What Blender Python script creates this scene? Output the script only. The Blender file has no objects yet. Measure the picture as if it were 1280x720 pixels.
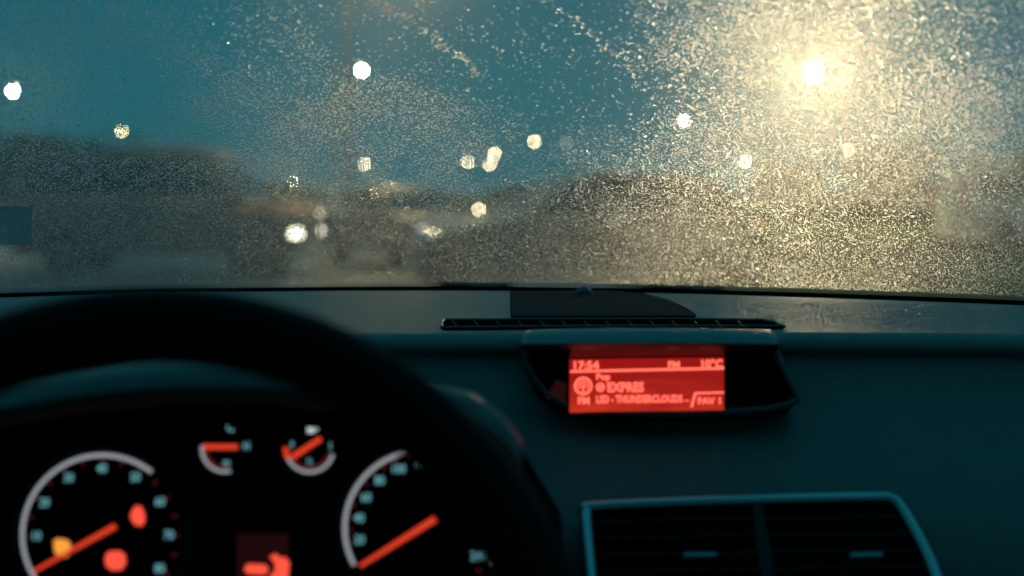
import bpy, bmesh, math, random
import numpy as np
from mathutils import Vector, Matrix
R = math.radians
random.seed(7); rng = np.random.default_rng(11)
scene = bpy.context.scene
COL = scene.collection
# ------------------------------------------------------------------ camera
PITCH = R(3.54); EYE = Vector((0, 0, 1.2)); FPX = 1777.8      # pixels of the 1280 wide photograph
cam = bpy.data.cameras.new('camera'); cam.lens = 50; cam.sensor_width = 36
cam.clip_start = .02; cam.clip_end = 3000
cam.dof.use_dof = True; cam.dof.focus_distance = 1.29; cam.dof.aperture_fstop = 3.7
camo = bpy.data.objects.new('camera', cam); COL.objects.link(camo)
camo.location = EYE; camo.rotation_euler = (R(90) - PITCH, 0, 0)
scene.camera = camo
FWD = Vector((0, math.cos(PITCH), -math.sin(PITCH))); UP = Vector((0, math.sin(PITCH), math.cos(PITCH)))
# ------------------------------------------------------------------ sky, sun, exposure
SUN_EL, SUN_AZ = R(1.0), R(200)
w = bpy.data.worlds.new('World'); scene.world = w; w.use_nodes = True
nt = w.node_tree; nt.nodes.clear()
sk = nt.nodes.new('ShaderNodeTexSky'); sk.sky_type = 'NISHITA'; sk.sun_disc = False
sk.sun_elevation = SUN_EL; sk.sun_rotation = SUN_AZ; sk.ozone_density = 4; sk.dust_density = 2
mixc = nt.nodes.new('ShaderNodeMix'); mixc.data_type = 'RGBA'; mixc.inputs[0].default_value = .96
tcs = nt.nodes.new('ShaderNodeTexCoord'); sp = nt.nodes.new('ShaderNodeSeparateXYZ')
rmp = nt.nodes.new('ShaderNodeValToRGB')
rmp.color_ramp.elements[0].position = .0; rmp.color_ramp.elements[0].color = (.26, 2.6, 3.4, 1)
rmp.color_ramp.elements[1].position = .6; rmp.color_ramp.elements[1].color = (.3, 5.2, 7.2, 1)
e2 = rmp.color_ramp.elements.new(.22); e2.color = (.12, 2.1, 3.0, 1)
e_ = rmp.color_ramp.elements.new(.10); e_.color = (.16, 2.4, 3.3, 1)
bg = nt.nodes.new('ShaderNodeBackground'); bg.inputs[1].default_value = .06
wo = nt.nodes.new('ShaderNodeOutputWorld')
L = nt.links.new
L(tcs.outputs['Generated'], sp.inputs[0]); L(sp.outputs[2], rmp.inputs[0])
L(sk.outputs[0], mixc.inputs[6]); L(rmp.outputs[0], mixc.inputs[7])
L(mixc.outputs[2], bg.inputs[0]); L(bg.outputs[0], wo.inputs[0])
sl = bpy.data.lights.new('sun', 'SUN'); sl.energy = .02; sl.angle = R(20); sl.color = (.7, .85, 1)
so = bpy.data.objects.new('sun', sl); COL.objects.link(so)
so.rotation_euler = (R(90) - SUN_EL, 0, R(180) - SUN_AZ)
scene.view_settings.view_transform = 'Standard'; scene.view_settings.look = 'None'
scene.view_settings.exposure = -.18; scene.view_settings.gamma = 1
scene.render.engine = 'CYCLES'
cy = scene.cycles
cy.max_bounces = 10; cy.transmission_bounces = 8; cy.transparent_max_bounces = 16
cy.diffuse_bounces = 2; cy.glossy_bounces = 3; cy.volume_bounces = 1
cy.sample_clamp_indirect = 300; cy.caustics_refractive = True; cy.caustics_reflective = False
cy.use_denoising = True
cy.use_adaptive_sampling = False
# ------------------------------------------------------------------ helpers
def ray(px, py):
    return FWD + UP * ((360 - py) / FPX) + Vector((1, 0, 0)) * ((px - 640) / FPX)
def at(px, py, Y):
    d = ray(px, py); return EYE + d * (Y / d.y)
def hit(px, py, p0, n):
    d = ray(px, py); return EYE + d * ((p0 - EYE).dot(n) / d.dot(n))

def tag(o, label=None, cat=None, group=None, kind=None):
    if label: o['label'] = label
    if cat: o['category'] = cat
    if group: o['group'] = group
    if kind: o['kind'] = kind
    return o
def empty(name, loc=(0, 0, 0), rz=0.):
    o = bpy.data.objects.new(name, None); COL.objects.link(o); o.location = loc; o.rotation_euler = (0, 0, rz)
    o.empty_display_size = .05
    return o
def link(name, me, mat, parent=None):
    o = bpy.data.objects.new(name, me); COL.objects.link(o)
    if mat: me.materials.append(mat)
    if parent:
        o.parent = parent
        # geometry of interior parts is written in world space: undo the parent's placement
        if parent.get('_w'): o.matrix_parent_inverse = Matrix.Translation(-parent.location) if parent.parent is None else Matrix()
    return o
def wempty(name, loc):
    o = empty(name, loc); o['_w'] = 1; return o
def mk(name, verts, faces, mat, parent=None, smooth=True):
    me = bpy.data.meshes.new(name); me.from_pydata([tuple(v) for v in verts], [], faces); me.update()
    if smooth: me.polygons.foreach_set('use_smooth', [True] * len(me.polygons))
    return link(name, me, mat, parent)
class MB:
    def __init__(s): s.v = []; s.f = []
    def add(s, vs, fs):
        b = len(s.v); s.v += [tuple(v) for v in vs]; s.f += [tuple(i + b for i in f) for f in fs]; return s
    def box(s, c, d, rz=0., M=None):
        hx, hy, hz = d[0] / 2, d[1] / 2, d[2] / 2
        vs = [Vector((x, y, z)) for x in (-hx, hx) for y in (-hy, hy) for z in (-hz, hz)]
        m = M if M is not None else Matrix.Rotation(rz, 3, 'Z')
        return s.add([Vector(c) + m @ v for v in vs], [(0, 1, 3, 2), (4, 6, 7, 5), (0, 4, 5, 1), (2, 3, 7, 6), (0, 2, 6, 4), (1, 5, 7, 3)])
    def tube(s, pts, r, n=10, closed=False):
        pts = [Vector(p) for p in pts]; N = len(pts); rr = r if hasattr(r, '__len__') else [r] * N
        base = len(s.v); prev = None
        for i, p in enumerate(pts):
            a = pts[(i - 1) % N] if (closed or i > 0) else p
            b = pts[(i + 1) % N] if (closed or i < N - 1) else p
            t = (b - a).normalized()
            if prev is None:
                u = t.orthogonal().normalized()
            else:
                u = (prev - t * prev.dot(t)).normalized()
            prev = u; v = t.cross(u)
            for k in range(n):
                an = 2 * math.pi * k / n
                s.v.append(tuple(p + (u * math.cos(an) + v * math.sin(an)) * rr[i]))
        segs = N if closed else N - 1
        for i in range(segs):
            j = (i + 1) % N
            for k in range(n):
                s.f.append((base + i * n + k, base + i * n + (k + 1) % n, base + j * n + (k + 1) % n, base + j * n + k))
        if not closed:
            s.f.append(tuple(base + k for k in reversed(range(n)))); s.f.append(tuple(base + (N - 1) * n + k for k in range(n)))
        return s
    def cyl(s, a, b, r0, r1=None, n=16):
        return s.tube([a, b], [r0, r0 if r1 is None else r1], n)
    def grid(s, rows, close_u=False):
        nr, nc = len(rows), len(rows[0]); b = len(s.v)
        for r_ in rows: s.v += [tuple(p) for p in r_]
        for i in range(nr - 1):
            for j in range(nc - 1 if not close_u else nc):
                k = (j + 1) % nc
                s.f.append((b + i * nc + j, b + i * nc + k, b + (i + 1) * nc + k, b + (i + 1) * nc + j))
        return s
    def prism(s, pts, off):
        off = Vector(off); n = len(pts); b = len(s.v)
        s.v += [tuple(Vector(p)) for p in pts] + [tuple(Vector(p) + off) for p in pts]
        s.f.append(tuple(b + i for i in range(n))); s.f.append(tuple(b + n + i for i in reversed(range(n))))
        for i in range(n):
            j = (i + 1) % n; s.f.append((b + i, b + n + i, b + n + j, b + j))
        return s
    def ball(s, c, r, nu=16, nv=8, sz=1., zmin=-1.):
        c = Vector(c); rows = []
        for i in range(nv + 1):
            ph = math.asin(max(-1, zmin)) + (math.pi / 2 - math.asin(max(-1, zmin))) * i / nv
            rows.append([c + Vector((math.cos(ph) * math.cos(2 * math.pi * k / nu), math.cos(ph) * math.sin(2 * math.pi * k / nu), math.sin(ph) * sz)) * r for k in range(nu)])
        return s.grid(rows, True)
    def build(s, name, mat, parent=None, smooth=True, bevel=0.):
        o = mk(name, s.v, s.f, mat, parent, smooth)
        if bevel:
            m = o.modifiers.new('b', 'BEVEL'); m.width = bevel; m.segments = 3; m.limit_method = 'ANGLE'; m.angle_limit = R(35)
        if smooth:
            o.data.set_sharp_from_angle(angle=R(40))
        return o

def mat(name, col, rough=.5, metal=0., bump=0., bscale=200., spec=.5, var=0., coat=0., detail=4):
    m = bpy.data.materials.new(name); m.use_nodes = True; n = m.node_tree; b = n.nodes['Principled BSDF']
    b.inputs['Base Color'].default_value = (*col, 1); b.inputs['Roughness'].default_value = rough
    b.inputs['Metallic'].default_value = metal; b.inputs['Specular IOR Level'].default_value = spec
    b.inputs['Coat Weight'].default_value = coat
    if bump or var:
        tc = n.nodes.new('ShaderNodeTexCoord'); no = n.nodes.new('ShaderNodeTexNoise')
        no.inputs['Scale'].default_value = bscale; no.inputs['Detail'].default_value = detail
        n.links.new(tc.outputs['Object'], no.inputs[0])
        if bump:
            bp = n.nodes.new('ShaderNodeBump'); bp.inputs['Strength'].default_value = bump; bp.inputs['Distance'].default_value = .3 / bscale
            n.links.new(no.outputs[0], bp.inputs['Height']); n.links.new(bp.outputs[0], b.inputs['Normal'])
        if var:
            no2 = n.nodes.new('ShaderNodeTexNoise'); no2.inputs['Scale'].default_value = bscale * .15
            n.links.new(tc.outputs['Object'], no2.inputs[0])
            mr = n.nodes.new('ShaderNodeMapRange'); mr.inputs[3].default_value = 1 - var; mr.inputs[4].default_value = 1 + var
            mx = n.nodes.new('ShaderNodeVectorMath'); mx.operation = 'SCALE'; mx.inputs[0].default_value = col
            n.links.new(no2.outputs[0], mr.inputs[0]); n.links.new(mr.outputs[0], mx.inputs['Scale']); n.links.new(mx.outputs[0], b.inputs['Base Color'])
    return m
def emat(name, col, s, base=(0.01, .01, .01)):
    m = bpy.data.materials.new(name); m.use_nodes = True; b = m.node_tree.nodes['Principled BSDF']
    b.inputs['Base Color'].default_value = (*base, 1); b.inputs['Emission Color'].default_value = (*col, 1)
    b.inputs['Emission Strength'].default_value = s; b.inputs['Roughness'].default_value = .6
    return m

M = dict(
    dash=mat('dash_plastic', (.078, .082, .074), .52, spec=.45, bump=.8, bscale=420, var=.22, detail=8),
    dash_hi=mat('dash_trim', (.036, .038, .038), .34, bump=.15, bscale=900),
    dark=mat('dark_plastic', (.02, .021, .022), .6, bump=.2, bscale=700),
    cover=mat('speaker_cover_cloth', (.016, .018, .019), .9, spec=.05, bump=.6, bscale=1500),
    black=mat('black_plastic', (.006, .006, .007), .5, spec=.2),
    void=mat('black_recess', (.003, .003, .003), .9, spec=0.),
    rubber=mat('black_rubber', (.008, .008, .008), .7, spec=.2),
    leather=mat('wheel_leather', (.003, .003, .003), .75, bump=.4, bscale=600, spec=.15),
    satin=mat('satin_metal', (.36, .37, .385), .34, metal=1.),
    lining=mat('headlining', (.06, .06, .065), .9, bump=.3, bscale=500),
    dome=mat('sensor_dome', (.012, .013, .014), .25),
)

# ------------------------------------------------------------------ outdoors: ground and road
asph = bpy.data.materials.new('wet_asphalt'); asph.use_nodes = True
n = asph.node_tree; b = n.nodes['Principled BSDF']
tc = n.nodes.new('ShaderNodeTexCoord'); no = n.nodes.new('ShaderNodeTexNoise'); no.inputs['Scale'].default_value = .35; no.inputs['Detail'].default_value = 6
no2 = n.nodes.new('ShaderNodeTexNoise'); no2.inputs['Scale'].default_value = 30; no2.inputs['Detail'].default_value = 5
mr = n.nodes.new('ShaderNodeMapRange'); mr.inputs[1].default_value = .4; mr.inputs[2].default_value = .65; mr.inputs[3].default_value = .42; mr.inputs[4].default_value = .7
bp = n.nodes.new('ShaderNodeBump'); bp.inputs['Strength'].default_value = .5; bp.inputs['Distance'].default_value = .02
n.links.new(tc.outputs['Object'], no.inputs[0]); n.links.new(tc.outputs['Object'], no2.inputs[0])
n.links.new(no.outputs[0], mr.inputs[0]); n.links.new(mr.outputs[0], b.inputs['Roughness'])
n.links.new(no2.outputs[0], bp.inputs['Height']); n.links.new(bp.outputs[0], b.inputs['Normal'])
b.inputs['Base Color'].default_value = (.03, .033, .032, 1)
grassm = mat('wet_grass', (.035, .06, .02), .9, spec=.05, bump=.8, bscale=20, var=.3)
concrete = mat('wet_kerb_stone', (.25, .25, .23), .45, bump=.3, bscale=40)
pave = mat('wet_paving', (.07, .07, .065), .35, bump=.4, bscale=12)
paint_w = mat('road_paint', (.7, .7, .66), .4)
g = MB().add([(-900, -60, -.02), (900, -60, -.02), (900, 1600, -.02), (-900, 1600, -.02)], [(0, 1, 2, 3)]).build('ground', grassm, smooth=False); tag(g, kind='structure')
g = MB().add([(-9, -20, 0), (1.4, -20, 0), (1.4, 700, 0), (-9, 700, 0)], [(0, 1, 2, 3)]).build('road', asph, smooth=False); tag(g, kind='structure')
g = MB().box((-9.1, 340, .0), (.16, 720, .24)).build('kerb', concrete, smooth=False, bevel=.02); tag(g, kind='structure')
g = MB().box((-11., 340, .0), (3.6, 720, .22)).build('pavement', pave, smooth=False); tag(g, kind='structure')
mm = MB()
for k in range(40): mm.box((-3.8, 8 + k * 9, .004), (.12, 3, .003))
g = mm.build('road_marking', paint_w, smooth=False); tag(g, kind='structure')

# ------------------------------------------------------------------ lamps: halo comes from the wet glass
COC = 13.5   # pixel diameter of a far point of light (1024 wide)
pole_m = mat('dark_painted_pole', (.04, .045, .045), .6)
headm = mat('lamp_housing', (.12, .12, .13), .5)
def disc_strength(B, r, d):
    return B * (COC / (2 * r / d * 1422)) ** 2
WARM = (1., .74, .42); COOL = (.85, .93, 1.)
def street_lamp(px, py, H, B, label, col=WARM, r=.09, side=1, spot=0):
    d = at(px, py, 100) - EYE
    Y = 100 * (H - 1.2) / d.z
    p = at(px, py, Y)
    t = empty('street_lamp', (p.x + side * 1.3, Y, 0)); 
    tag(t, label, 'street lamp', 'street lamps along the road')
    MB().cyl((0, 0, 0), (0, 0, 1.1), .11, .1, 12).cyl((0, 0, 1.1), (0, 0, H + .25), .065, .035, 12).build('pole', pole_m, t)
    MB().tube([(0, 0, H + .2), (-side * .3, 0, H + .34), (-side * .8, 0, H + .34), (-side * 1.3, 0, H + .28)], .035, 8).build('arm', pole_m, t)
    hd = MB().box((-side * 1.3, 0, H + .25), (.75, .34, .12)).build('lamp_head', headm, t, bevel=.04)
    em = emat('lamp_glow', col, disc_strength(B, r, Y))
    bl = MB().ball((-side * 1.3, 0, H), r, 12, 6).build('bulb', em, t); bl.parent = hd
    if spot:
        ld = bpy.data.lights.new('lamp_beam', 'SPOT'); ld.energy = spot; ld.color = col; ld.spot_size = R(148); ld.spot_blend = .5; ld.shadow_soft_size = .12
        lo = bpy.data.objects.new('lamp_beam', ld); COL.objects.link(lo); lo.parent = hd; lo.location = (-side * 1.3, 0, H - r - .02)
    return t
street_lamp(1017, 92, 6.6, 2900, 'big yellow street lamp glaring through the wet glass on the right side', (1., .73, .40), r=.14, side=1, spot=250)
street_lamp(452, 88, 7.0, 45, 'tall bright street lamp alone above the pale road glow', (1., .78, .46), side=-1, spot=450)
street_lamp(16, 114, 7.0, 60, 'street lamp at the far left edge of the windscreen', side=-1)
street_lamp(152, 164, 7.0, 1.4, 'faint street lamp above the red van roof', side=-1)
street_lamp(855, 151, 7.0, 4, 'white street lamp just left of the big glare', (1., .9, .68))
street_lamp(932, 202, 7.0, 4, 'small street lamp under and left of the big glare', (1., .9, .68))
street_lamp(668, 177, 7.0, 2, 'street lamp above the dark hatchback roof, highest of the distant row', side=1)
street_lamp(618, 193, 7.4, 2, 'upper lamp of the touching pair in the distant row', side=1)
street_lamp(612, 205, 6.6, 2, 'lower lamp of the touching pair in the distant row', side=-1)
street_lamp(585, 203, 7.0, 2.2, 'single street lamp left of the touching pair', side=-1)
street_lamp(455, 205, 7.0, 3, 'dim street lamp low beneath the tall bright one', side=-1)
street_lamp(365, 226, 7.0, 3, 'dim street lamp over the red van bonnet', side=-1)
street_lamp(523, 235, 5.0, 3, 'low yellow street lamp left of the bright bonnet edge', side=-1)
street_lamp(885, 237, 3.4, 4, 'brightest lamp of the low cluster of three', side=1)
street_lamp(864, 234, 3.4, 2, 'left lamp of the low cluster of three', side=1)
street_lamp(910, 239, 3.4, 2, 'right lamp of the low cluster of three', side=1)
street_lamp(1060, 188, 7.0, 3, 'faint lamp inside the glare below the big one', side=1)
street_lamp(708, 179, 7.0, .25, 'very dim street lamp right of the highest distant one', side=1)
street_lamp(500, -62, 7.2, 600, 'street lamp overhead whose light beads the top of the glass', (1., .66, .24), r=.14, side=-1, spot=600)

street_lamp(-728, -570, 7.2, 1.5, 'unseen lamp added left of the car to light the red van', (1., .76, .42), side=1, spot=900)  # unseen lamp, added to light the van's near side and warm the dash
# ------------------------------------------------------------------ vehicles
tyre_m = mat('tyre_rubber', (.015, .015, .015), .8); rim_m = mat('wheel_rim', (.08, .08, .085), .5, metal=.3)
glass_v = mat('vehicle_glass', (.01, .012, .014), .06, spec=.8)
def vehicle(name, label, cat, loc, rz, paint, Lh, W, prof_low, prof_top, wheels, lamps, tails, group=None, wr=.32, tint=.86):
    """profiles in (x forward, z); lower body full width, greenhouse narrower at the roof"""
    t = empty(name, loc, rz); tag(t, label, cat, group)
    def ext(prof, w0, w1, zlo, zhi):
        m_ = MB(); n_ = len(prof); L_ = []; R_ = []
        for x, z in prof:
            k = min(1, max(0, (z - zlo) / max(.01, zhi - zlo))); w_ = (w0 + (w1 - w0) * k) / 2
            L_.append((x, w_, z)); R_.append((x, -w_, z))
        m_.add(L_ + R_, [tuple(range(n_)), tuple(reversed(range(n_, 2 * n_)))] + [(i, n_ + i, n_ + (i + 1) % n_, (i + 1) % n_) for i in range(n_)])
        return m_
    body = ext(prof_low, W, W, 0, 1).build('body', paint, t, bevel=.08)
    zl = min(z for x, z in prof_top); zh = max(z for x, z in prof_top)
    roof = ext(prof_top, W * .96, W * .74, zl, zh).build('roof', paint, t, bevel=.07)
    # glass: a slightly shrunk and widened copy of the greenhouse
    cx = sum(x for x, z in prof_top) / len(prof_top); cz = (zl + zh) / 2
    pg = [(cx + (x - cx) * .86, cz + (z - cz) * .66) for x, z in prof_top]
    ext(pg, W * .96 * .99, W * .80, zl, zh).build('side_window', glass_v, t)
    x0, z0 = prof_top[0]; xs = sorted(prof_top, key=lambda q: -q[0])
    # windscreen panel on the front slope: foot = most forward low point, head = most forward high point
    foot = max((q for q in prof_top if q[1] < zl + .1), key=lambda q: q[0]); head = max((q for q in prof_top if q[1] > zh - .12), key=lambda q: q[0])
    rfoot = min((q for q in prof_top if q[1] < zl + .1), key=lambda q: q[0]); rhead = min((q for q in prof_top if q[1] > zh - .12), key=lambda q: q[0])
    for nm, fo, he, sg in (('windscreen', foot, head, 1), ('rear_window', rfoot, rhead, -1)):
        a = Vector((fo[0], 0, fo[1])); c = Vector((he[0], 0, he[1])); dd = (c - a); nn = Vector((dd.z, 0, -dd.x)).normalized() * .012 * sg
        if sg < 0: nn = Vector((-abs(nn.x), 0, abs(nn.z)))
        else: nn = Vector((abs(nn.x), 0, abs(nn.z)))
        p0 = a + dd * .14 + nn; p1 = a + dd * .88 + nn; w0 = W * .42; w1 = W * .36
        MB().prism([p0 + Vector((0, w0, 0)), p0 - Vector((0, w0, 0)), p1 - Vector((0, w1, 0)), p1 + Vector((0, w1, 0))], -nn * .8).build(nm, glass_v, t)
    for x in wheels:
        for s in (-1, 1):
            wh = MB().cyl((x, s * (W / 2 - .22), wr), (x, s * (W / 2 + .01), wr), wr, wr, 24).build('wheel', tyre_m, t, bevel=.03)
            MB().cyl((x, s * (W / 2 + .005), wr), (x, s * (W / 2 + .025), wr), wr * .62, wr * .58, 20).build('rim', rim_m, wh)
    for (x, y, z, col, st, rr) in lamps:
        for s in ((-1, 1) if y else (0,)):
            MB().ball((x, s * y, z), rr, 12, 6).build('headlight', emat('headlight_glow', col, st), t)
    for (x, y, z, hh) in tails:
        for s in (-1, 1):
            MB().box((x, s * y, z), (.06, .14, hh)).build('tail_light', mat('tail_lens', (.35, .02, .015), .2), t, bevel=.02)
    MB().box((max(x for x, z in prof_low) + .01, 0, .42), (.02, .5, .11)).build('number_plate', mat('plate', (.6, .6, .55), .4), t)
    for s in (-1, 1):
        MB().box((foot[0] - .15, s * (W / 2 + .1), zl + .06), (.12, .2, .15)).build('wing_mirror', paint, t, bevel=.03)
    return t
red_p = mat('dark_red_paint', (.10, .028, .02), .35, coat=.3); dark_p = mat('dark_green_black_paint', (.012, .02, .022), .3, coat=.4)
white_p = mat('white_paint', (.38, .38, .38), .4, coat=.1); grey_p = mat('grey_paint', (.04, .04, .045), .4, coat=.2)
van_low = [(-2.4, .3), (-2.45, 1.15), (1.0, 1.2), (1.9, 1.12), (2.4, .95), (2.45, .35)]
van_top = [(-2.4, 1.13), (-2.35, 1.88), (-2.1, 1.98), (.7, 2.0), (.95, 1.93), (1.6, 1.17)]
hb_low = [(-1.95, .28), (-2.0, .85), (-1.9, .98), (.9, .98), (1.7, .88), (1.98, .7), (2.0, .28)]
hb_top = [(-1.9, .96), (-1.55, 1.42), (-1.2, 1.5), (-.1, 1.52), (.1, 1.46), (.95, .97)]
sed_top = [(-1.5, .96), (-.9, 1.4), (-.6, 1.45), (.0, 1.46), (.2, 1.4), (.95, .97)]
HL = disc_strength(5, .09, 24.)
p = at(212, 300, 24)
vehicle('red_van', 'parked dark red people carrier with lamplight painted along its roof edge and bonnet', 'van', (p.x, 24, 0), R(-4), red_p, 4.8, 1.85, van_low, van_top, (-1.5, 1.55),
        [(2.33, .83, .66, (1, .9, .72), HL, .12)], [(-2.46, .8, .95, .5)], wr=.34)
_v = bpy.data.objects['red_van']
MB().prism([(1.35, -.95, 1.03), (1.35, .95, 1.03), (2.36, .94, .95), (2.36, -.94, .95)], (0, 0, .19)).build('bonnet', mat('bonnet_painted_light', (.9, .24, .12), .45), _v, bevel=.02)  # bright orange here stands in for lamplight falling on the bonnet
for sy in (-1, 1): MB().tube([(-.9, sy * .66, 2.03), (-.7, sy * .66, 2.08), (.6, sy * .66, 2.08), (.9, sy * .66, 1.98)], .035, 8).build('roof_edge_glint', mat('painted_roof_light', (.62, .45, .42), .45, metal=.3), _v)  # added pale strips imitate light caught along the roof edge
p = at(722, 300, 17)
vehicle('hatchback', 'dark parked hatchback filling the middle behind the dash sensor', 'car', (p.x, 17, 0), R(180 + 12), dark_p, 4, 1.75, hb_low, hb_top, (-1.25, 1.3), [(1.96, .62, .66, (.2, .2, .2), .0, .09)], [(-2.0, .7, .85, .3)])
p = at(1308, 300, 34)
vehicle('pale_van', 'pale parked van at the right edge with a dull red tail light', 'van', (p.x, 34, 0), R(8), white_p, 4.8, 1.85, van_low, van_top, (-1.5, 1.55), [(2.42, .66, .66, (.2, .2, .2), .0, .09)], [(-2.46, .86, 1.25, .9)], wr=.34)
_v = bpy.data.objects['hatchback']
for sy in (-1, 1): MB().tube([(1.55, sy * .74, .95), (1.0, sy * .78, 1.02), (.12, sy * .64, 1.50), (-.3, sy * .62, 1.545)], .022, 8).build('pillar_glint', mat('painted_pillar_light', (.6, .58, .5), .3, metal=.5), _v)  # added pale tubes imitate light reflected along pillar and bonnet edge
def far_car(px, py, Y, rz, B, col, label, top=sed_top):
    p = at(px, py, Y)
    return vehicle('oncoming_car', label, 'car', (p.x, Y + 1.2, 0), rz, grey_p, 4, 1.7, hb_low, top, (-1.25, 1.3), [(1.96, .6, .66, col, disc_strength(B, .09, Y), .09)], [(-2.0, .7, .8, .25)], 'cars with lit headlights')
far_car(500, 296, 25, R(-60), 1.6, (1, .85, .9), 'grey car with pinkish white headlights, nearest on the lit road')
far_car(548, 281, 48, R(-75), 1.1, (1, .9, .8), 'grey hatchback with dim headlights just behind the nearest one', hb_top)
far_car(400, 266, 60, R(-70), .5, (1, .85, .6), 'small distant car with yellowish headlights right of the red van')
far_car(578, 258, 80, R(-80), 2.2, (1, .82, .5), 'farthest car with its yellow headlights merging')

# ------------------------------------------------------------------ trees
bark = mat('bark', (.06, .045, .03), .8, bump=.6, bscale=20); leafm = mat('dark_foliage', (.025, .05, .02), .6, var=.3, bscale=5)
def tree(px, Y, H, Wd, label, seed):
    r_ = np.random.default_rng(seed); p = at(px, 300, Y)
    t = empty('leafy_tree', (p.x, Y, -.1)); tag(t, label, 'tree', 'trees behind the parked vehicles')
    tr = MB().tube([(0, 0, 0), (.05, 0, H * .3), (0, .1, H * .55), (.1, 0, H * .85)], [.22, .17, .12, .03], 10)
    for k in range(7):
        a = k * 2.4; z0 = H * (.35 + .07 * k); ln = Wd * .4
        tr.tube([(0, 0, z0), (math.cos(a) * ln * .6, math.sin(a) * ln * .6, z0 + H * .1), (math.cos(a) * ln, math.sin(a) * ln, z0 + H * .2)], [.09, .05, .015], 6)
    tr.build('trunk', bark, t)
    cl = [(r_.normal(0, Wd * .24), r_.normal(0, Wd * .24), H * r_.uniform(.42, .95), Wd * r_.uniform(.12, .26)) for _ in range(16)]
    N = 3200; v = []; f = []
    for i in range(N):
        cx_, cy_, cz_, cr = cl[r_.integers(len(cl))]
        d_ = r_.normal(size=3); d_ /= np.linalg.norm(d_); c_ = np.array((cx_, cy_, cz_)) + d_ * cr * r_.uniform(.5, 1.05)
        a_ = r_.normal(size=3); a_ /= np.linalg.norm(a_); b_ = np.cross(a_, d_); b_ /= np.linalg.norm(b_) + 1e-6; s_ = r_.uniform(.08, .16)
        q = len(v); v += [c_ + a_ * s_, c_ + b_ * s_ * .6, c_ - a_ * s_, c_ - b_ * s_ * .6]; f.append((q, q + 1, q + 2, q + 3))
    mk('crown', v, f, leafm, t, False)
tree(20, 60, 3.9, 5.5, 'broad low tree behind the red van tail', 1)
tree(-90, 55, 4.6, 6, 'tree cut off by the left edge of the glass', 2)
tree(120, 75, 4.2, 6, 'rounded tree above the red van middle', 3)
tree(985, 110, 4.2, 7, 'tree under the big glare between lamp poles', 5)
tree(1120, 90, 4.6, 8, 'tree left of the pale van', 6)
tree(1300, 70, 4.0, 6, 'tree behind the pale van', 8)
hedge_m = leafm
def far_row():
    v = []; f = []
    for i in range(9000):
        x = rng.uniform(-160, 160); y = 240 + rng.uniform(-4, 4); z = rng.uniform(0, 1) ** .7 * (2.6 + .8 * math.sin(x * .11) + .6 * math.sin(x * .31 + 1))
        c_ = np.array((x, y, z)); a_ = rng.normal(size=3); a_ /= np.linalg.norm(a_); b_ = np.cross(a_, rng.normal(size=3)); b_ /= np.linalg.norm(b_); s_ = rng.uniform(.4, .9)
        q = len(v); v += [c_ + a_ * s_, c_ + b_ * s_, c_ - a_ * s_, c_ - b_ * s_]; f.append((q, q + 1, q + 2, q + 3))
    o = mk('far_woods', v, f, leafm, None, False); tag(o, 'far dark wood along the horizon beyond the road', 'woods', kind='stuff')
far_row()

# ------------------------------------------------------------------ windscreen
ZB = 1.113; RAKE = R(30); SN, CS = math.sin(RAKE), math.cos(RAKE)
def Yb(x): return 1.53 - .68 * (x + .1) ** 2
def G(x, s, off=0.):
    q = 1.36 * (x + .1) * SN / CS; nn = Vector((q, SN / CS, 1)).normalized()
    return Vector((x, Yb(x) - s * CS, ZB + s * SN)) + nn * off
def Gn(x, s=0):
    q = 1.36 * (x + .1) * SN / CS; return Vector((q, SN / CS, 1)).normalized()
X0, X1, S1 = -.72, .78, .95
ws = wempty('windscreen', (0, 1.53, ZB)); tag(ws, 'misted raked windscreen covered in rain above the dashboard', 'windscreen')
pane = bpy.data.materials.new('misted_glass'); pane.use_nodes = True; n = pane.node_tree; n.nodes.clear()
out = n.nodes.new('ShaderNodeOutputMaterial'); tr_ = n.nodes.new('ShaderNodeBsdfTransparent'); gl = n.nodes.new('ShaderNodeBsdfGlossy'); mx = n.nodes.new('ShaderNodeMixShader')
tr_.inputs[0].default_value = (.95, .98, .97, 1); gl.inputs['Roughness'].default_value = .03; mx.inputs[0].default_value = .02
vs = n.nodes.new('ShaderNodeVolumeScatter'); vs.inputs['Color'].default_value = (1, 1, 1, 1); vs.inputs['Density'].default_value = 14.; vs.inputs['Anisotropy'].default_value = .96
n.links.new(tr_.outputs[0], mx.inputs[1]); n.links.new(gl.outputs[0], mx.inputs[2]); n.links.new(mx.outputs[0], out.inputs[0]); n.links.new(vs.outputs[0], out.inputs['Volume'])
NX, NS = 40, 4
mg = MB(); TH = .005
rows = []
ring = [(s, 0.) for s in np.linspace(0, S1, NS)] + [(s, -TH) for s in np.linspace(S1, 0, NS)]
for i in range(NX + 1):
    x = X0 + (X1 - X0) * i / NX
    rows.append([G(x, s, o) for s, o in ring])
mg.grid(rows, True)
nn_ = len(ring); mg.f.append(tuple(range(nn_))); mg.f.append(tuple(reversed(range(NX * nn_, NX * nn_ + nn_))))
o = mg.build('glass_pane', pane, ws, smooth=True)
# dark painted band and seal along the foot of the glass
rows = []
sec = [(-.004, .012), (.010, .009), (.012, -.010), (-.03, -.014), (-.035, .0)]
for i in range(61):
    x = X0 + (X1 - X0) * i / 60
    rows.append([G(x, s, o_) + Vector((0, 0, -.004)) for s, o_ in [(.007, -.0056), (.007, -.0075), (-.002, -.014), (-.03, -.014), (-.03, -.0056)]])
MB().grid(rows, True).build('seal', M['void'], ws)
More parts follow.
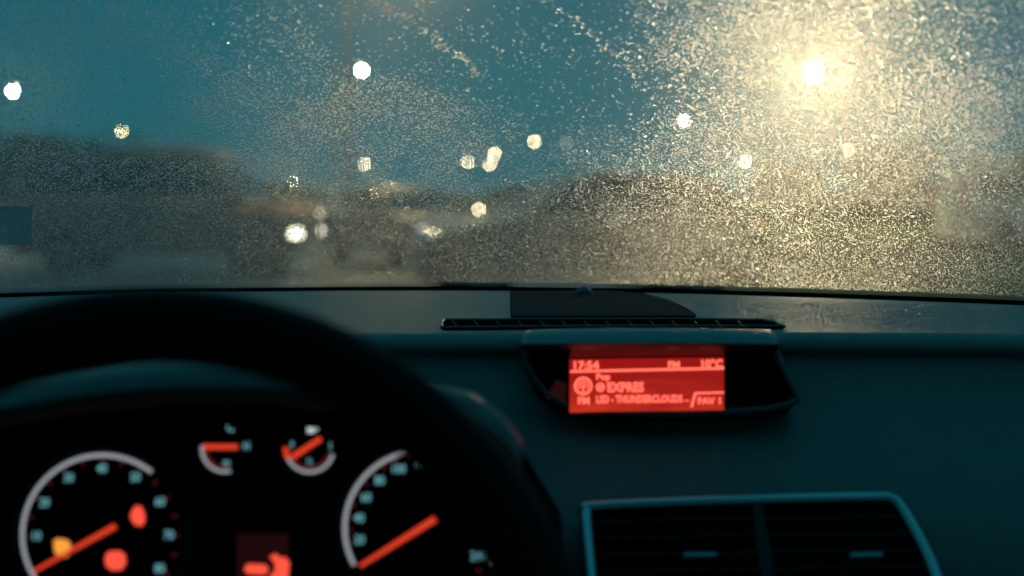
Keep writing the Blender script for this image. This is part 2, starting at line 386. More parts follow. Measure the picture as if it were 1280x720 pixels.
# raindrops: closed water caps on the outside of the glass
def noise2(x, y, sc, seed):
    r_ = np.random.default_rng(seed); T = r_.random((64, 64)); u = x * sc; v = y * sc
    i = np.floor(u).astype(int); j = np.floor(v).astype(int); fu = u - i; fv = v - j; fu = fu * fu * (3 - 2 * fu); fv = fv * fv * (3 - 2 * fv)
    a = T[i % 64, j % 64]; b_ = T[(i + 1) % 64, j % 64]; c_ = T[i % 64, (j + 1) % 64]; d_ = T[(i + 1) % 64, (j + 1) % 64]
    return (a * (1 - fu) + b_ * fu) * (1 - fv) + (c_ * (1 - fu) + d_ * fu) * fv
def drops():
    parts = []
    sp_ = .00165
    gx = np.arange(-.60, .68, sp_); gs = np.arange(-.003, .60, sp_ * .92)
    XX, SS = np.meshgrid(gx, gs); XX = XX + (np.arange(len(gs)) % 2)[:, None] * sp_ / 2
    x = XX.ravel() + rng.normal(0, sp_ * .22, XX.size); s = SS.ravel() + rng.normal(0, sp_ * .22, XX.size)
    lo = noise2(x + 3, s + 3, 9, 1) * .6 + noise2(x + 3, s + 3, 30, 2) * .4
    up_ = np.clip((s - .12) / .3, 0, 1)
    # clearer patch in the middle and upper left of the sky
    clear = 1.1 * np.exp(-((x - .03) / .1) ** 2) * up_ + .5 * np.exp(-((x + .28) / .16) ** 2) * up_ - .5 * np.exp(-((x - .22) / .1) ** 2) * up_
    keep = rng.random(x.size) < np.clip(.86 - .40 * up_ - .75 * clear + (lo - .5) * .9, .05, 1)
    # wiper arcs keep a line of beads
    x = x[keep]; s = s[keep]; up_ = up_[keep]
    r = np.exp(rng.normal(np.log(.00050), .34, x.size)) * (1 + .35 * up_)
    big = rng.random(x.size) < .012; r[big] *= 1.7
    r = np.minimum(r, .0021)
    arcs = []
    for (cx, cs, rad, a0, a1, nn2, w_) in ((-.55, .05, .62, .55, 1.15, 420, .003), (-.50, .02, .70, .5, 1.05, 260, .003), (.75, -.05, .70, 2.0, 2.75, 300, .004)):
        a = rng.uniform(a0, a1, nn2); rr = rad + rng.normal(0, w_, nn2); arcs.append(np.stack([cx + rr * np.cos(a), cs + rr * np.sin(a), np.exp(rng.normal(np.log(.0009), .35, nn2))], 1))
    A = np.concatenate(arcs); A = A[(A[:, 1] > .01) & (A[:, 1] < .6) & (A[:, 0] > -.6) & (A[:, 0] < .68)]
    x = np.concatenate([x, A[:, 0]]); s = np.concatenate([s, A[:, 1]]); r = np.concatenate([r, A[:, 2]])
    N = x.size; K = 7
    st = rng.uniform(1.0, 1.5, N); hgt = r * rng.uniform(.10, .28, N); rot = rng.uniform(0, 2 * np.pi, N); sk_ = rng.normal(0, .25, N)
    q = 1.36 * (x + .1) * SN / CS; nrm = np.stack([q, np.full(N, SN / CS), np.ones(N)], 1); nrm /= np.linalg.norm(nrm, axis=1)[:, None]
    P0 = np.stack([x, 1.53 - .68 * (x + .1) ** 2 - s * CS, ZB + s * SN], 1) + nrm * .0003
    ts = np.array([0, -CS, SN]); tx = np.cross(ts[None, :], nrm); tx /= np.linalg.norm(tx, axis=1)[:, None]; tsn = np.cross(nrm, tx)
    an = 2 * np.pi * np.arange(K) / K
    V = np.zeros((N, 3 * K + 1, 3))
    wob = rng.uniform(.86, 1.14, (N, K))
    for ri, (rad, hz) in enumerate(((1., 0.), (1., 0.), (.62, .68))):
        ca = np.cos(an[None, :] + rot[:, None]); sa = np.sin(an[None, :] + rot[:, None])
        u_ = ca * r[:, None] * rad * wob; v_ = sa * r[:, None] * rad * st[:, None] * wob + (0 if ri < 2 else -r * .12)[:, None] * np.ones((1, K)) if ri == 2 else sa * r[:, None] * rad * st[:, None] * wob
        u_ = u_ + sk_[:, None] * v_
        V[:, ri * K:(ri + 1) * K] = P0[:, None, :] + tx[:, None, :] * u_[..., None] + tsn[:, None, :] * v_[..., None] + nrm[:, None, :] * (hz * hgt)[:, None, None]
    V[:, 3 * K] = P0 + nrm * hgt[:, None] - tsn * (r * .12)[:, None]
    # faces: base polygon (verts 0..K-1 reversed), walls K..2K-1 -> 2K..3K-1, tip
    lp = []; sz = []; mi = []
    lp += list(reversed(range(K))); sz.append(K); mi.append(1)
    for k in range(K):
        j = (k + 1) % K; lp += [K + k, K + j, 2 * K + j, 2 * K + k]; sz.append(4); mi.append(0)
    for k in range(K):
        j = (k + 1) % K; lp += [2 * K + k, 2 * K + j, 3 * K]; sz.append(3); mi.append(0)
    lp = np.array(lp); sz = np.array(sz); mi = np.array(mi)
    loops = (lp[None, :] + (np.arange(N) * (3 * K + 1))[:, None]).ravel().astype(np.int32)
    sizes = np.tile(sz, N); starts = np.concatenate([[0], np.cumsum(sizes)[:-1]]).astype(np.int32)
    me = bpy.data.meshes.new('raindrops'); me.vertices.add(N * (3 * K + 1)); me.vertices.foreach_set('co', V.ravel().astype(np.float32))
    me.loops.add(loops.size); me.loops.foreach_set('vertex_index', loops)
    me.polygons.add(sizes.size); me.polygons.foreach_set('loop_start', starts)
    me.materials.append(None); me.materials.append(None)
    me.polygons.foreach_set('material_index', np.tile(mi, N).astype(np.int32))
    me.polygons.foreach_set('use_smooth', np.ones(sizes.size, bool))
    me.update(); me.validate()
    for i_, ro in ((0, .22), (1, 0.)):
        m = bpy.data.materials.new('rain_water' if i_ == 0 else 'rain_water_contact'); m.use_nodes = True; n = m.node_tree; n.nodes.clear()
        o_ = n.nodes.new('ShaderNodeOutputMaterial'); g_ = n.nodes.new('ShaderNodeBsdfGlass'); g_.inputs['IOR'].default_value = 1.33; g_.inputs['Roughness'].default_value = ro
        if i_ == 0:
            g2 = n.nodes.new('ShaderNodeBsdfGlass'); g2.inputs['IOR'].default_value = 1.33; g2.inputs['Roughness'].default_value = .30
            x_ = n.nodes.new('ShaderNodeMixShader'); x_.inputs[0].default_value = .36
            n.links.new(g_.outputs[0], x_.inputs[1]); n.links.new(g2.outputs[0], x_.inputs[2]); n.links.new(x_.outputs[0], o_.inputs[0])
        else: n.links.new(g_.outputs[0], o_.inputs[0])
        me.materials[i_] = m
    o_ = bpy.data.objects.new('raindrops', me); COL.objects.link(o_)
    tag(o_, 'fine raindrops beaded all over the outside of the windscreen', 'raindrops', kind='stuff')
    print('DROPS', N)
drops()
# stickers inside the lower left of the glass
def film(name, c):
    m = bpy.data.materials.new(name); m.use_nodes = True; n = m.node_tree; n.nodes.clear()
    o_ = n.nodes.new('ShaderNodeOutputMaterial'); a = n.nodes.new('ShaderNodeBsdfTranslucent'); b_ = n.nodes.new('ShaderNodeBsdfTransparent'); x_ = n.nodes.new('ShaderNodeMixShader')
    a.inputs[0].default_value = (*c, 1); b_.inputs[0].default_value = (*c, 1); x_.inputs[0].default_value = .8
    n.links.new(a.outputs[0], x_.inputs[1]); n.links.new(b_.outputs[0], x_.inputs[2]); n.links.new(x_.outputs[0], o_.inputs[0]); return m
def glass_patch(name, px0, py0, px1, py1, m, label, cat):
    c0 = G(-.35, .06); nn = Gn(-.35)
    P = [hit(px0, py1, c0 - nn * .009, nn), hit(px1, py1, c0 - nn * .009, nn), hit(px1, py0, c0 - nn * .009, nn), hit(px0, py0, c0 - nn * .009, nn)]
    o = MB().prism(P, nn * -.0006).build(name, m, None, smooth=False); tag(o, label, cat); return o
glass_patch('sticker', -6, 258, 40, 305, film('sticker_film', (.52, .61, .62)), 'bluish square sticker on the lower left of the glass', 'sticker')

# wiper resting at the right foot of the glass
wi = wempty('wiper', tuple(G(.52, .0))); tag(wi, 'black wiper lying at the right foot of the windscreen', 'wiper')
MB().tube([G(.475, .008, .010), G(.50, .014, .012), G(.60, .03, .014)], [.001, .004, .005], 6).build('blade', M['rubber'], wi)
MB().tube([G(.50, .010, .02), G(.58, .018, .024), G(.66, -.01, .02)], .005, 8).build('wiper_arm', M['black'], wi)

# ------------------------------------------------------------------ cabin lining (roof, pillars, sides, back)
cabin = MB()
top = [G(X0 + (X1 - X0) * i / 20, S1 * .97, .004) for i in range(21)]
cabin.grid([top, [Vector((p.x, p.y - .25, p.z + .04)) for p in top], [Vector((p.x, -.3, p.z + .03)) for p in top]])
cabin.grid([[Vector((p.x * .9, -1.32, 1.02)) for p in top], [Vector((p.x * .9, -1.35, .3)) for p in top]])
for sx, xe in ((-1, X0), (1, X1)):
    a = G(xe, -.03, .004); b_ = G(xe, S1, .004); zr = b_.z + .03
    for pts in ([a, Vector((a.x, a.y, .3)), Vector((a.x, -1.35, .3)), Vector((a.x, -1.35, 1.02)), Vector((a.x, .4, 1.03)), Vector((a.x, a.y - .1, 1.06))],
                [b_, Vector((b_.x, b_.y + .06, b_.z - .06)), Vector((b_.x, -1.1, zr - .12)), Vector((b_.x, -1.3, 1.35)), Vector((b_.x, -.3, zr))],
                [Vector((xe, -.05, 1.02)), Vector((xe, -.17, 1.02)), Vector((xe, -.17, zr - .02)), Vector((xe, -.05, zr - .02))]):
        cabin.prism(pts, (sx * .03, 0, 0))
o = cabin.build('cabin_lining', M['lining'], smooth=False); tag(o, kind='structure')
for xe in (X0, X1):
    pil = MB().tube([G(xe, s, -.01) for s in np.linspace(-.03, S1, 12)], .032, 10).build('windscreen_pillar', M['lining']); tag(pil, kind='structure')

clear = bpy.data.materials.new('side_glass'); clear.use_nodes = True; n = clear.node_tree; n.nodes.clear()
o_ = n.nodes.new('ShaderNodeOutputMaterial'); a_ = n.nodes.new('ShaderNodeBsdfTransparent'); b_ = n.nodes.new('ShaderNodeBsdfGlossy'); x_ = n.nodes.new('ShaderNodeMixShader')
a_.inputs[0].default_value = (.8, .9, .88, 1); b_.inputs[1].default_value = .05; x_.inputs[0].default_value = .05
n.links.new(a_.outputs[0], x_.inputs[1]); n.links.new(b_.outputs[0], x_.inputs[2]); n.links.new(x_.outputs[0], o_.inputs[0])
for xe in (X0, X1):
    g = MB().prism([Vector((xe, 1.25, 1.04)), Vector((xe, .62, 1.54)), Vector((xe, -.05, 1.56)), Vector((xe, -.05, 1.03))], (.004, 0, 0)).build('side_window', clear, smooth=False); tag(g, kind='structure')
# ------------------------------------------------------------------ dashboard
def Yc(x): return 1.10 - .22 * (x - .12) ** 2
db = wempty('dashboard', (.1, 1.1, 1.0)); tag(db, 'dark textured dashboard running under the whole windscreen', 'dashboard')
xs = np.linspace(-.74, .80, 90)
def dash_row(x):
    yb = Yb(x) + .01; yc = Yc(x)
    P = [(yb, 1.100), (yb - .03, 1.106), (yb * .6 + yc * .4, 1.104), (yb * .25 + yc * .75, 1.1), (yc + .012, 1.0975),
         (yc + .003, 1.0985), (yc - .006, 1.0985), (yc - .016, 1.0962), (yc - .022, 1.0920), (yc - .024, 1.0870), (yc - .021, 1.0820), (yc - .020, 1.078),
         (yc - .027, 1.066), (yc - .055, 1.040), (yc - .118, 1.0), (yc - .16, .96), (yc - .185, .91), (yc - .19, .85), (yc - .2, .5)]
    return [Vector((x, a, b_)) for a, b_ in P]
rows = [dash_row(x) for x in xs]
o = MB().grid(rows).build('dash_panel', M['dash'], db)
md = o.modifiers.new('s', 'SUBSURF'); md.levels = 1; md.render_levels = 2
o.data.polygons.foreach_set('use_smooth', [True] * len(o.data.polygons))
for e in o.data.edges: e.use_edge_sharp = False

# defroster slot
def ztop(x, y):
    yb = Yb(x) + .01; yc = Yc(x); k = (y - yc) / (yb - yc); return 1.0975 + .0075 * min(1, max(0, k)) ** .8
def top_pt(px, py, up_=0.):
    Y = 1.2
    for _ in range(12):
        p = at(px, py, Y); z = ztop(p.x, Y); d = ray(px, py); t = (z + up_ - 1.2) / d.z; Y = min(1.5, t * d.y)
    p = at(px, py, Y); p.z = ztop(p.x, Y) + up_; return p
def rrect(pts_px, n=6):
    return pts_px
slot = [(553, 401.5), (557, 399.8), (700, 399), (850, 398.8), (952, 400), (968, 402.5), (980, 408), (958, 408.5), (800, 408), (650, 409), (557, 410), (552, 408.5)]
P = [top_pt(x, y, .0022) for x, y in slot]
MB().prism(P, (0, 0, -.004)).build('defroster_slot', M['void'], db, smooth=False)
MB().tube([top_pt(x, y, .0015) for x, y in slot], .0013, 8, closed=True).build('slot_rim', M['dash_hi'], db)
fm = MB()
for k in range(14):
    x = 572 + k * 27.5; a = top_pt(x, 408.5, .0045); b_ = top_pt(x - 7, 401, .0045)
    fm.tube([a, b_], .00035, 5)
fm.build('slot_fins', M['black'], db)
# speaker cover
cv = [(639, 394.5), (638, 366), (641, 363.2), (760, 362.6), (800, 366), (836, 375), (862, 388), (870, 394)]
P = [top_pt(x, y, .0030) for x, y in cv]
MB().prism(P, (0, 0, -.006)).build('speaker_cover', M['cover'], db, smooth=False, bevel=.0012)
MB().tube([top_pt(x, y, .0012) for x, y in cv], .0006, 6, closed=True).build('cover_gap', M['void'], db)
c = top_pt(730, 367, .002)
s_ = tag(MB().ball((0, 0, 0), .0088, 20, 8, .85, 0).build('light_sensor', M['dome']), 'small black domed light sensor at the back of the dashboard', 'sensor')
s_.location = c
k_ = MB().cyl((0, 0, -.002), (0, 0, .001), .0115, .011, 20).build('collar', M['black'], s_)

# display pod -------------------------------------------------------
pod = wempty('dash_display', tuple(at(810, 470, 1.05))); tag(pod, 'hooded red screen set in the middle of the dashboard', 'display')
hoodrows = []
for i in range(61):
    u = i / 60; px = 652 + (973 - 652) * u
    e = min(1, u / .035, (1 - u) / .05); e = math.sqrt(max(0, 1 - (1 - e) ** 2))
    bow = -2.5 * (1 - (2 * u - 1) ** 2)
    crest = at(px, 412.5 + bow + 10 * (1 - e), 1.062); lipu = at(px, 419 + bow + 6 * (1 - e), 1.03); lip = at(px, 430 + bow * .5, 1.018); lipl = at(px, 437.5 + bow * .3, 1.022); und = at(px, 436 + bow * .3, 1.05)
    back = Vector((crest.x, 1.10, 1.0965 * e + (1 - e) * 1.09))
    und2 = Vector((und.x, 1.075, und.z))
    mid = crest.lerp(lipu, .45) + Vector((0, 0, .0015 * e))
    hoodrows.append([back, crest, mid, lipu, lip, lipl, und, und2])
hb = MB().grid(hoodrows)
for r_, rev in ((0, False), (60, True)):
    ids = [r_ * 8 + k for k in range(8)]; hb.f.append(tuple(reversed(ids)) if rev else tuple(ids))
o = hb.build('hood', M['dash_hi'], pod); o.data.set_sharp_from_angle(angle=R(70))
# recess panel: leans back a little, black
PN = Vector((0, -math.cos(R(24)), math.sin(R(24)))); P0 = at(810, 475, 1.034)
def pp(px, py, off=0.): return hit(px, py, P0 + PN * off, PN)
outl = [(656, 437), (660, 452), (668, 474), (682, 492), (702, 505), (730, 513), (780, 517), (850, 517.5), (910, 515.5), (955, 512), (985, 506.5), (996, 500), (996, 494), (985, 474), (974, 452), (969, 437)]
MB().prism([pp(x, y, .004) for x, y in outl], -PN * .05).build('bezel', M['void'], pod, smooth=False)
rim = outl
MB().tube([pp(x, y, .003) for x, y in rim], [.0030] * len(rim), 10).build('bezel_rim', M['dash_hi'], pod)
# LCD panel
def gradmat(name, c0, c1, s):
    m = bpy.data.materials.new(name); m.use_nodes = True; n = m.node_tree; b = n.nodes['Principled BSDF']
    tc = n.nodes.new('ShaderNodeTexCoord'); sp2 = n.nodes.new('ShaderNodeSeparateXYZ'); rp = n.nodes.new('ShaderNodeValToRGB')
    nz = n.nodes.new('ShaderNodeTexNoise'); nz.inputs['Scale'].default_value = 3.; ad = n.nodes.new('ShaderNodeMath'); ad.operation = 'MULTIPLY_ADD'; ad.inputs[1].default_value = 1.
    n.links.new(tc.outputs['Generated'], sp2.inputs[0]); n.links.new(tc.outputs['Generated'], nz.inputs[0]); n.links.new(nz.outputs[0], ad.inputs[0]); n.links.new(sp2.outputs[2], ad.inputs[2])
    n.links.new(ad.outputs[0], rp.inputs[0]); rp.color_ramp.elements[0].position = .45
    rp.color_ramp.elements[0].color = (*c0, 1); rp.color_ramp.elements[1].color = (*c1, 1); rp.color_ramp.elements[1].position = 1.
    b.inputs['Base Color'].default_value = (.01, .002, .002, 1); n.links.new(rp.outputs[0], b.inputs['Emission Color']); b.inputs['Emission Strength'].default_value = s
    return m
scr = MB().prism([pp(712, 515, .0065), pp(905, 512, .0065), pp(905, 446.5, .0065), pp(712, 449, .0065)], -PN * .002).build('screen', gradmat('lcd_backlight', (.62, .034, .014), (.36, .009, .006), 1.0), pod, smooth=False)
MB().prism([pp(712, 446.5, .0055), pp(905, 444, .0055), pp(905, 436, .0055), pp(714, 437, .0055)], -PN * .001).build('painted_spill_top', emat('painted_lcd_spill', (.085, .004, .003), 1), pod, smooth=False)  # glowing strip imitates red screen light spilling onto the bezel above
MB().prism([pp(682, 497, .0055), pp(706, 503, .0055), pp(709, 480, .0055), pp(696, 474, .0055)], -PN * .001).build('painted_spill_left', emat('painted_lcd_spill_left', (.018, .001, .001), 1), pod, smooth=False)  # faintly glowing patch imitates screen light on the left of the bezel
lcd_t = emat('lcd_text', (1.9, .27, .18), 1.0)
ex = (pp(905, 480, .009) - pp(712, 481.5, .009)).normalized()
def text_mesh(name, txt, origin, ex, ey, size, m, parent, align='LEFT', bold=0., xs=1.):
    cu = bpy.data.curves.new(name, 'FONT'); cu.body = txt; cu.size = size; cu.align_x = align; cu.align_y = 'BOTTOM_BASELINE' if align == 'LEFT' else 'CENTER'
    cu.offset = bold; cu.extrude = size * .01; cu.resolution_u = 2
    to = bpy.data.objects.new(name, cu); COL.objects.link(to)
    dg = bpy.context.evaluated_depsgraph_get(); me = bpy.data.meshes.new_from_object(to.evaluated_get(dg))
    bpy.data.objects.remove(to); 
    ez = ex.cross(ey); Mx = Matrix((( ex.x * xs, ey.x, ez.x, origin.x), (ex.y * xs, ey.y, ez.y, origin.y), (ex.z * xs, ey.z, ez.z, origin.z), (0, 0, 0, 1)))
    me.transform(Mx); me.materials.clear()
    return link(name, me, m, parent)
ey = PN.cross(ex).normalized(); 
if ey.z < 0: ey = -ey
spx = (pp(905, 480, .009) - pp(712, 481.5, .009)).length / 193.   # metres per photo pixel
def lcd(txt, x, ybase, hpx, name, align='LEFT', wpx=None):
    o = text_mesh(name, txt, pp(x, ybase, .0085), ex, ey, hpx * spx / .72 , lcd_t, scr, align, bold=hpx * spx * .05)
    if wpx:
        vv = [v.co.copy() for v in o.data.vertices]; o0 = pp(x, ybase, .0085)
        wd = max((v - o0).dot(ex) for v in vv); k = wpx * spx / wd
        for v in o.data.vertices: v.co += ex * ((v.co - o0).dot(ex) * (k - 1))
    return o
scr['_w'] = 0
lcd('17:54', 715, 461.5, 10.5, 'clock_text', wpx=34)
lcd('FM', 835, 459.5, 8.5, 'band_text', wpx=15)
lcd('10°C', 875, 459.5, 10.5, 'temperature_text', wpx=29)
lcd('Pop', 745, 474.5, 8, 'genre_text', wpx=18)
lcd('EXPRES', 759, 489.5, 12, 'station_text', wpx=46)
lcd('FM', 722, 505, 9, 'source_text', wpx=15)
lcd('LSD - THUNDERCLOUDS', 745, 503.5, 9.5, 'song_text', wpx=108)
lcd('...', 855, 501.5, 8, 'dots_text', wpx=7)
lcd('FAV 1', 872, 505, 8.5, 'preset_text', wpx=29)
mm = MB()
mm.prism([pp(713, 465.5, .0085), pp(905, 461.5, .0085), pp(905, 458.8, .0085), pp(713, 463, .0085)], -PN * .0005)
mm.prism([pp(870, 492.5, .0085), pp(905, 491.5, .0085), pp(905, 489.5, .0085), pp(868, 490.5, .0085)], -PN * .0005)
mm.prism([pp(863, 508.5, .0085), pp(866, 508.5, .0085), pp(871, 490.5, .0085), pp(868, 490.5, .0085)], -PN * .0005)
mm.build('divider_line', lcd_t, scr, smooth=False)
def ringpx(mb, cx, cy, r0, r1, off, a0=0, a1=360, n=28):
    for k in range(n):
        t0 = R(a0 + (a1 - a0) * k / n); t1 = R(a0 + (a1 - a0) * (k + 1) / n)
        q = [pp(cx + r * math.cos(t), cy - r * math.sin(t), off) for r, t in ((r0, t0), (r1, t0), (r1, t1), (r0, t1))]
        mb.add(q, [(0, 1, 2, 3)])
mm = MB(); ringpx(mm, 729, 482.5, 8.5, 11.5, .0085); ringpx(mm, 729, 482.5, 4.5, 6.5, .0085, -40, 220); ringpx(mm, 729, 482.5, .2, 2.4, .0085)
mm.prism([pp(727.8, 493, .0085), pp(730.2, 493, .0085), pp(730, 484, .0085), pp(728, 484, .0085)], -PN * .0004)
mm.build('radio_icon', lcd_t, scr, smooth=False)
mm = MB(); ringpx(mm, 750.5, 484, 3.6, 5.8, .0085); mm.prism([pp(748, 486, .0085), pp(753, 486, .0085), pp(753, 482, .0085), pp(748, 482, .0085)], -PN * .0004)
mm.build('preset_icon', lcd_t, scr, smooth=False)

# centre air vent ---------------------------------------------------
VN = Vector((0, -.69, .725)).normalized(); V0 = at(940, 650, .948)
def vp(px, py, off=0.): return hit(px, py, V0 + VN * off, VN)
vent = wempty('air_vent', tuple(V0)); tag(vent, 'centre air vent with a satin blue lit frame below the screen', 'air vent')
fr = [(742, 790), (738, 720), (733, 660), (733, 641), (741, 634), (900, 627), (1090, 622.5), (1112, 624), (1124, 632), (1146, 668), (1168, 715), (1190, 790)]
def smoothpath(pts, k=6):
    res = []
    for i in range(len(pts) - 1):
        p0 = pts[max(0, i - 1)]; p1 = pts[i]; p2 = pts[i + 1]; p3 = pts[min(len(pts) - 1, i + 2)]
        for j in range(k):
            t = j / k
            res.append(tuple(.5 * ((2 * p1[a]) + (-p0[a] + p2[a]) * t + (2 * p0[a] - 5 * p1[a] + 4 * p2[a] - p3[a]) * t * t + (-p0[a] + 3 * p1[a] - 3 * p2[a] + p3[a]) * t ** 3) for a in (0, 1)))
    res.append(tuple(pts[-1])); return res
path = smoothpath(fr, 4)
MB().tube([vp(x, y, .006) for x, y in path], .0042, 10, closed=True).build('frame', M['satin'], vent)
MB().prism([vp(x, y, .005) for x, y in path], -VN * .03).build('housing', M['void'], vent, smooth=False)
MB().prism([vp(940, 629, .008), vp(953, 629, .008), vp(982, 790, .008), vp(960, 790, .008)], -VN * .006).build('divider', M['black'], vent, smooth=False)
for k in range(7):
    y = 650 + k * 21
    MB().tube([vp(744, y + 2, .0065), vp(1130 + (y - 650) * .47, y - 4, .0065)], .0011, 6).build('slat', M['black'], vent)
for cx in (876, 1084):
    MB().prism([vp(cx - 21, 696, .010), vp(cx + 20, 695, .010), vp(cx + 20, 689.5, .010), vp(cx - 21, 690.5, .010)], -VN * .006).build('tab', mat('tab_trim', (.22, .23, .24), .35, metal=.5), vent, smooth=False, bevel=.0008)

# ------------------------------------------------------------------ instrument cluster
cl = wempty('instrument_cluster', tuple(at(345, 620, .85))); tag(cl, 'instrument cluster with lit dials and red needles behind the steering wheel', 'instrument cluster')
CT = R(15); CX = Vector((1, 0, 0)); CY = Vector((0, math.sin(CT), math.cos(CT))); CN = Vector((0, -math.cos(CT), math.sin(CT))); C0 = at(345, 620, .85)
SC = .85 / FPX
def cp(px, py, off=0.): return hit(px, py, C0 + CN * off, CN)
MB().prism([cp(-80, 790), cp(720, 790), cp(700, 640), cp(640, 540), cp(540, 500), cp(120, 500), cp(0, 530), cp(-80, 600)], -CN * .02).build('face_panel', M['void'], cl, smooth=False)
ring_m = emat('dial_ring_glow', (.34, .36, .39), 1.0); num_m = emat('dial_number_glow', (.17, .50, .56), 1.0); nd_m = emat('needle_glow', (.85, .055, .02), 1.0)
red_w = emat('warning_red', (1.25, .11, .06), 1.); amb_w = emat('warning_amber', (1.1, .42, .06), 1.); tick_m = emat('tick_glow', (.12, .012, .008), 1.); white_w = emat('pump_glow', (.6, .75, .72), 1.)
def arc(mb, cx, cy, r0, r1, a0, a1, off, n=60):
    q = []
    for k in range(n + 1):
        t = R(a0 + (a1 - a0) * k / n); q.append([cp(cx + r * math.cos(t), cy - r * math.sin(t), off) for r in (r0, r1)])
    mb.grid(q); return mb
def needle(parent, x0, y0, x1, y1, w0, w1, off):
    d = Vector((x1 - x0, y1 - y0)); d.normalize(); nx, ny = -d.y, d.x
    pts = [(x0 + nx * w0, y0 + ny * w0), (x1 + nx * w1, y1 + ny * w1), (x1 - nx * w1, y1 - ny * w1), (x0 - nx * w0, y0 - ny * w0)]
    pv = [cp(x, y, off) for x, y in pts]
    MB().prism(pv, -CN * .0012).build('needle', nd_m, parent, smooth=False)
def num(txt, x, y, h, parent, m=num_m):
    text_mesh('numeral', txt, cp(x, y, .003), CX, CY, h * SC / .72, m, parent, 'CENTER', bold=h * SC * .01, xs=.82)
def dial(name, cx, cy, r, labels, ang, rn, a0, a1, nx):
    d = arc(MB(), cx, cy, 0.1, r + 6, 0, 360, .0015).build(name, M['void'], cl, smooth=False)
    arc(MB(), cx, cy, r - 2.5, r + 2.5, a0, a1, .004, 80).build('ring', ring_m, d, smooth=False)
    bz = MB().tube([cp(cx + (r + 10) * math.cos(R(t)), cy - (r + 10) * math.sin(R(t)), .006) for t in range(0, 360, 6)], .0022, 8, closed=True).build('bezel', M['black'], d)
    tk = MB()
    for i, t in enumerate(labels):
        a = R(ang(i)); num(t, cx + rn * math.cos(a), cy - rn * math.sin(a), 11, d)
        for s in (0., .5):
            a = R(ang(i + s)); tk.prism([cp(cx + rr * math.cos(a) + w_ * math.sin(a), cy - rr * math.sin(a) + w_ * math.cos(a), .0035) for rr, w_ in ((r - 4, 1), (r - 10, 1), (r - 10, -1), (r - 4, -1))], -CN * .0004)
    tk.build('tick_marks', tick_m, d, smooth=False)
    return d
tach = dial('rev_counter', 128, 669, 100, ['10', '20', '30', '40', '50', '60', '70', '80'], lambda i: 181 - 30.2 * i, 83, 215, 52, None)
needle(tach, 144, 657.5, 42, 714, 3.4, 1.9, .008)
spd = dial('speedometer', 527, 660, 96, ['20', '40', '60', '80', '100', '120', '140', '160', '180', '200', '220', '240'], lambda i: 191 - 19.8 * i, 79, 209, -30, None)
needle(spd, 544, 648.5, 450, 707.5, 4., 2.4, .008)
def small(name, cx, cy, r, a0, a1, items, nx):
    d = arc(MB(), cx, cy, .1, r + 5, 0, 360, .0015).build(name, M['void'], cl, smooth=False)
    arc(MB(), cx, cy, r - 2., r + 2., a0, a1, .004, 40).build('ring', ring_m, d, smooth=False)
    arc(MB(), cx, cy, r - 7, r - 4, a0, a1, .0035, 40).build('red_scale', tick_m, d, smooth=False)
    MB().tube([cp(cx + (r + 8) * math.cos(R(t)), cy - (r + 8) * math.sin(R(t)), .005) for t in range(0, 360, 8)], .0014, 8, closed=True).build('bezel', M['black'], d)
    needle(d, *nx, 3.2, 3., .007)
    return d
tg = small('temperature_gauge', 281, 561, 28.5, 172, 285, None, (254, 558.5, 297, 558.5))
num('°C', 285, 534, 13, tg); num('H', 308, 558, 10, tg); num('90', 283, 580, 8, tg)
fg = small('fuel_gauge', 387, 560, 30, 178, 345, None, (364, 572, 401, 548))
arc(MB(), 387, 560, 27, 33, 178, 205, .0045, 10).build('reserve_mark', nd_m, fg, smooth=False)
num('1', 413, 558, 10, fg); num('½', 387, 577, 9, fg); num('0', 365, 556, 8, fg)
MB().prism([cp(x, y, .004) for x, y in ((384, 541), (393, 541), (393, 526), (384, 526))], -CN * .0005).prism([cp(x, y, .004) for x, y in ((394.5, 538), (397, 538), (397, 530), (394.5, 528))], -CN * .0005).build('fuel_pump_icon', white_w, fg, smooth=False)
# warning lights
def blob(name, pts, m, par=cl):
    return MB().prism([cp(x, y, .0065) for x, y in pts], -CN * .0005).build(name, m, par, smooth=False)
blob('glow_plug_light', [(67, 676), (72, 673), (84, 675), (88, 680), (88, 688), (84, 696), (76, 697), (68, 690)], amb_w)
blob('seat_belt_light', [(166, 637), (170, 632), (176, 633), (180, 641), (181, 650), (178, 657), (170, 657), (164, 650), (163, 643)], red_w)
blob('brake_light', [(133, 692), (138, 689), (150, 689), (156, 693), (157, 704), (152, 712), (140, 713), (133, 708), (131, 700)], red_w)
mini = blob('centre_screen', [(295, 770), (361, 770), (361, 667), (296, 667)], emat('mini_lcd_glow', (.014, .0015, .001), 1., (.002, .001, .001)))
MB().prism([cp(x, y, .009) for x, y in ((306, 709), (310, 705), (331, 706), (335, 710), (334, 716), (330, 718), (310, 717), (306, 714))], -CN * .0005).build('car_icon', red_w, mini, smooth=False)
MB().prism([cp(x, y, .009) for x, y in ((337, 696), (345, 692), (349, 697), (357, 697), (362, 704), (360, 716), (362, 735), (338, 735), (336, 722), (344, 713), (344, 704))], -CN * .0005).build('open_door_icon', red_w, mini, smooth=False)
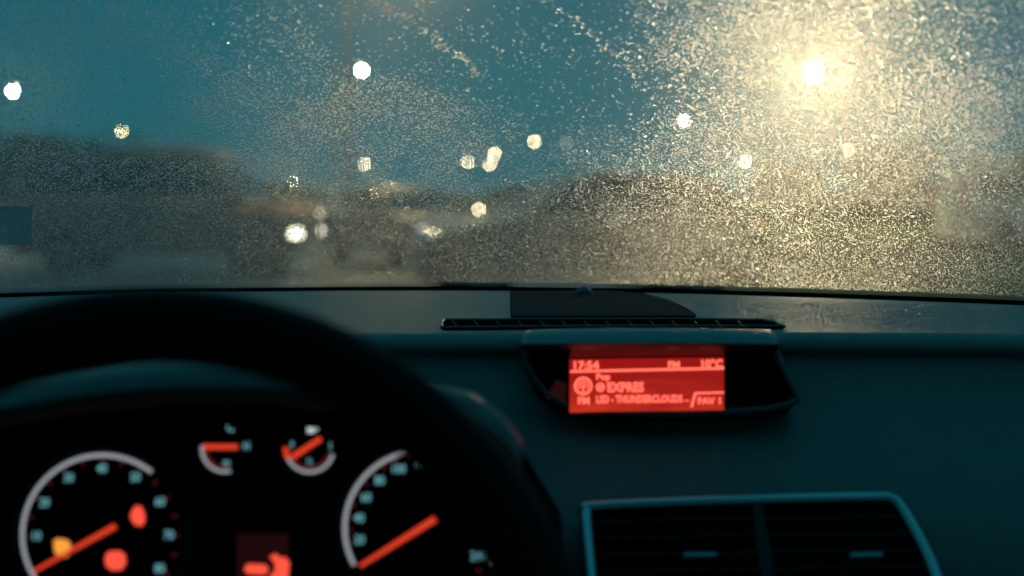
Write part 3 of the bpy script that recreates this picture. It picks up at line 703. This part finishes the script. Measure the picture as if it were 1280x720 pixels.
# hood over the cluster
hd = wempty('cluster_hood', (-.15, .8, 1.09)); tag(hd, 'curved matt hood arching over the instrument dials', 'hood')
rows = []
HX0, HX1 = -.345, .006
for i in range(71):
    u = i / 70; x = HX0 + (HX1 - HX0) * u; cxh = -.165; k = (x - cxh)
    z = 1.1065 - .95 * k * k - (.020 * max(0, (u - .9) / .1) ** 2) - (.020 * max(0, (.1 - u) / .1) ** 2)
    e = 1 - .35 * (max(0, (u - .75) / .25)) ** 2
    yf = .775 + .9 * k * k
    yb_ = 1.075 ; 
    def zb(t): return z * (1 - t) + (1.094 - .3 * k * k) * t
    def P_(t, Y, dz=0.): 
        kk = k * (1 - .12 * t)
        return Vector((cxh + kk, Y, 1.1065 - .95 * kk * kk * (1 + (1.6 if k > 0 else .6) * t) - .011 * t + dz - (.02 * max(0, (u - .9) / .1) ** 2) - (.02 * max(0, (.1 - u) / .1) ** 2)))
    rows.append([Vector((x, .9, z - .055)), Vector((x, yf + .03, z - .024)), Vector((x, yf + .004, z - .017)), Vector((x, yf, z - .009)), Vector((x, yf + .006, z - .001)), Vector((x, yf + .03, z + .001)),
                 P_(.3, yf + .09, .002), P_(.6, yf + .17), P_(1., yb_, -.012)])
m_ = MB().grid(rows)
e_ids = [70 * 9 + k for k in range(9)]; m_.f.append(tuple(e_ids)); m_.f.append(tuple(reversed(range(9))))
o = m_.build('shell', M['dash'], hd); o.data.set_sharp_from_angle(angle=R(60))
# dark sleeve closing the tunnel between hood and dials
rows = []
for i in range(41):
    u = i / 40; x = HX0 + .004 + (HX1 - HX0 - .008) * u; k = x + .165
    z = 1.1065 - .95 * k * k - .026; yf = .775 + .9 * k * k
    rows.append([Vector((x, yf + .02, z + .002)), Vector((x, .9, z - .03)), Vector((x, .93, z - .2))])
MB().grid(rows).build('sleeve', M['void'], hd)

# ------------------------------------------------------------------ steering wheel
WT = R(22); WC = Vector((-.16, .57, .972)); WX = Vector((1, 0, 0)); WY = Vector((0, math.sin(WT), math.cos(WT))); WN = Vector((0, -math.cos(WT), math.sin(WT)))
wh = wempty('steering_wheel', tuple(WC)); tag(wh, 'black leather steering wheel out of focus in front of the dials', 'steering wheel')
def wp(a, r, off=0.): return WC + WX * (r * math.cos(a)) + WY * (r * math.sin(a)) + WN * off
MB().tube([wp(2 * math.pi * k / 96, .185) for k in range(96)], .0172, 16, closed=True).build('rim', M['leather'], wh)
for a in (R(0), R(180), R(270)):
    MB().tube([wp(a, .178), wp(a, .12, -.012), wp(a, .05, -.02)], [.012, .016, .022], 10).build('spoke', M['black'], wh)
MB().tube([WC - WN * .045, WC - WN * .02, WC + WN * .0, WC + WN * .008], [.05, .065, .058, .03], 24).build('hub', M['black'], wh)
st = tag(MB().tube([WC - WN * .05, WC - WN * .22], .035, 16).build('steering_column', M['black']), 'black steering column sleeve behind the wheel hub', 'column')
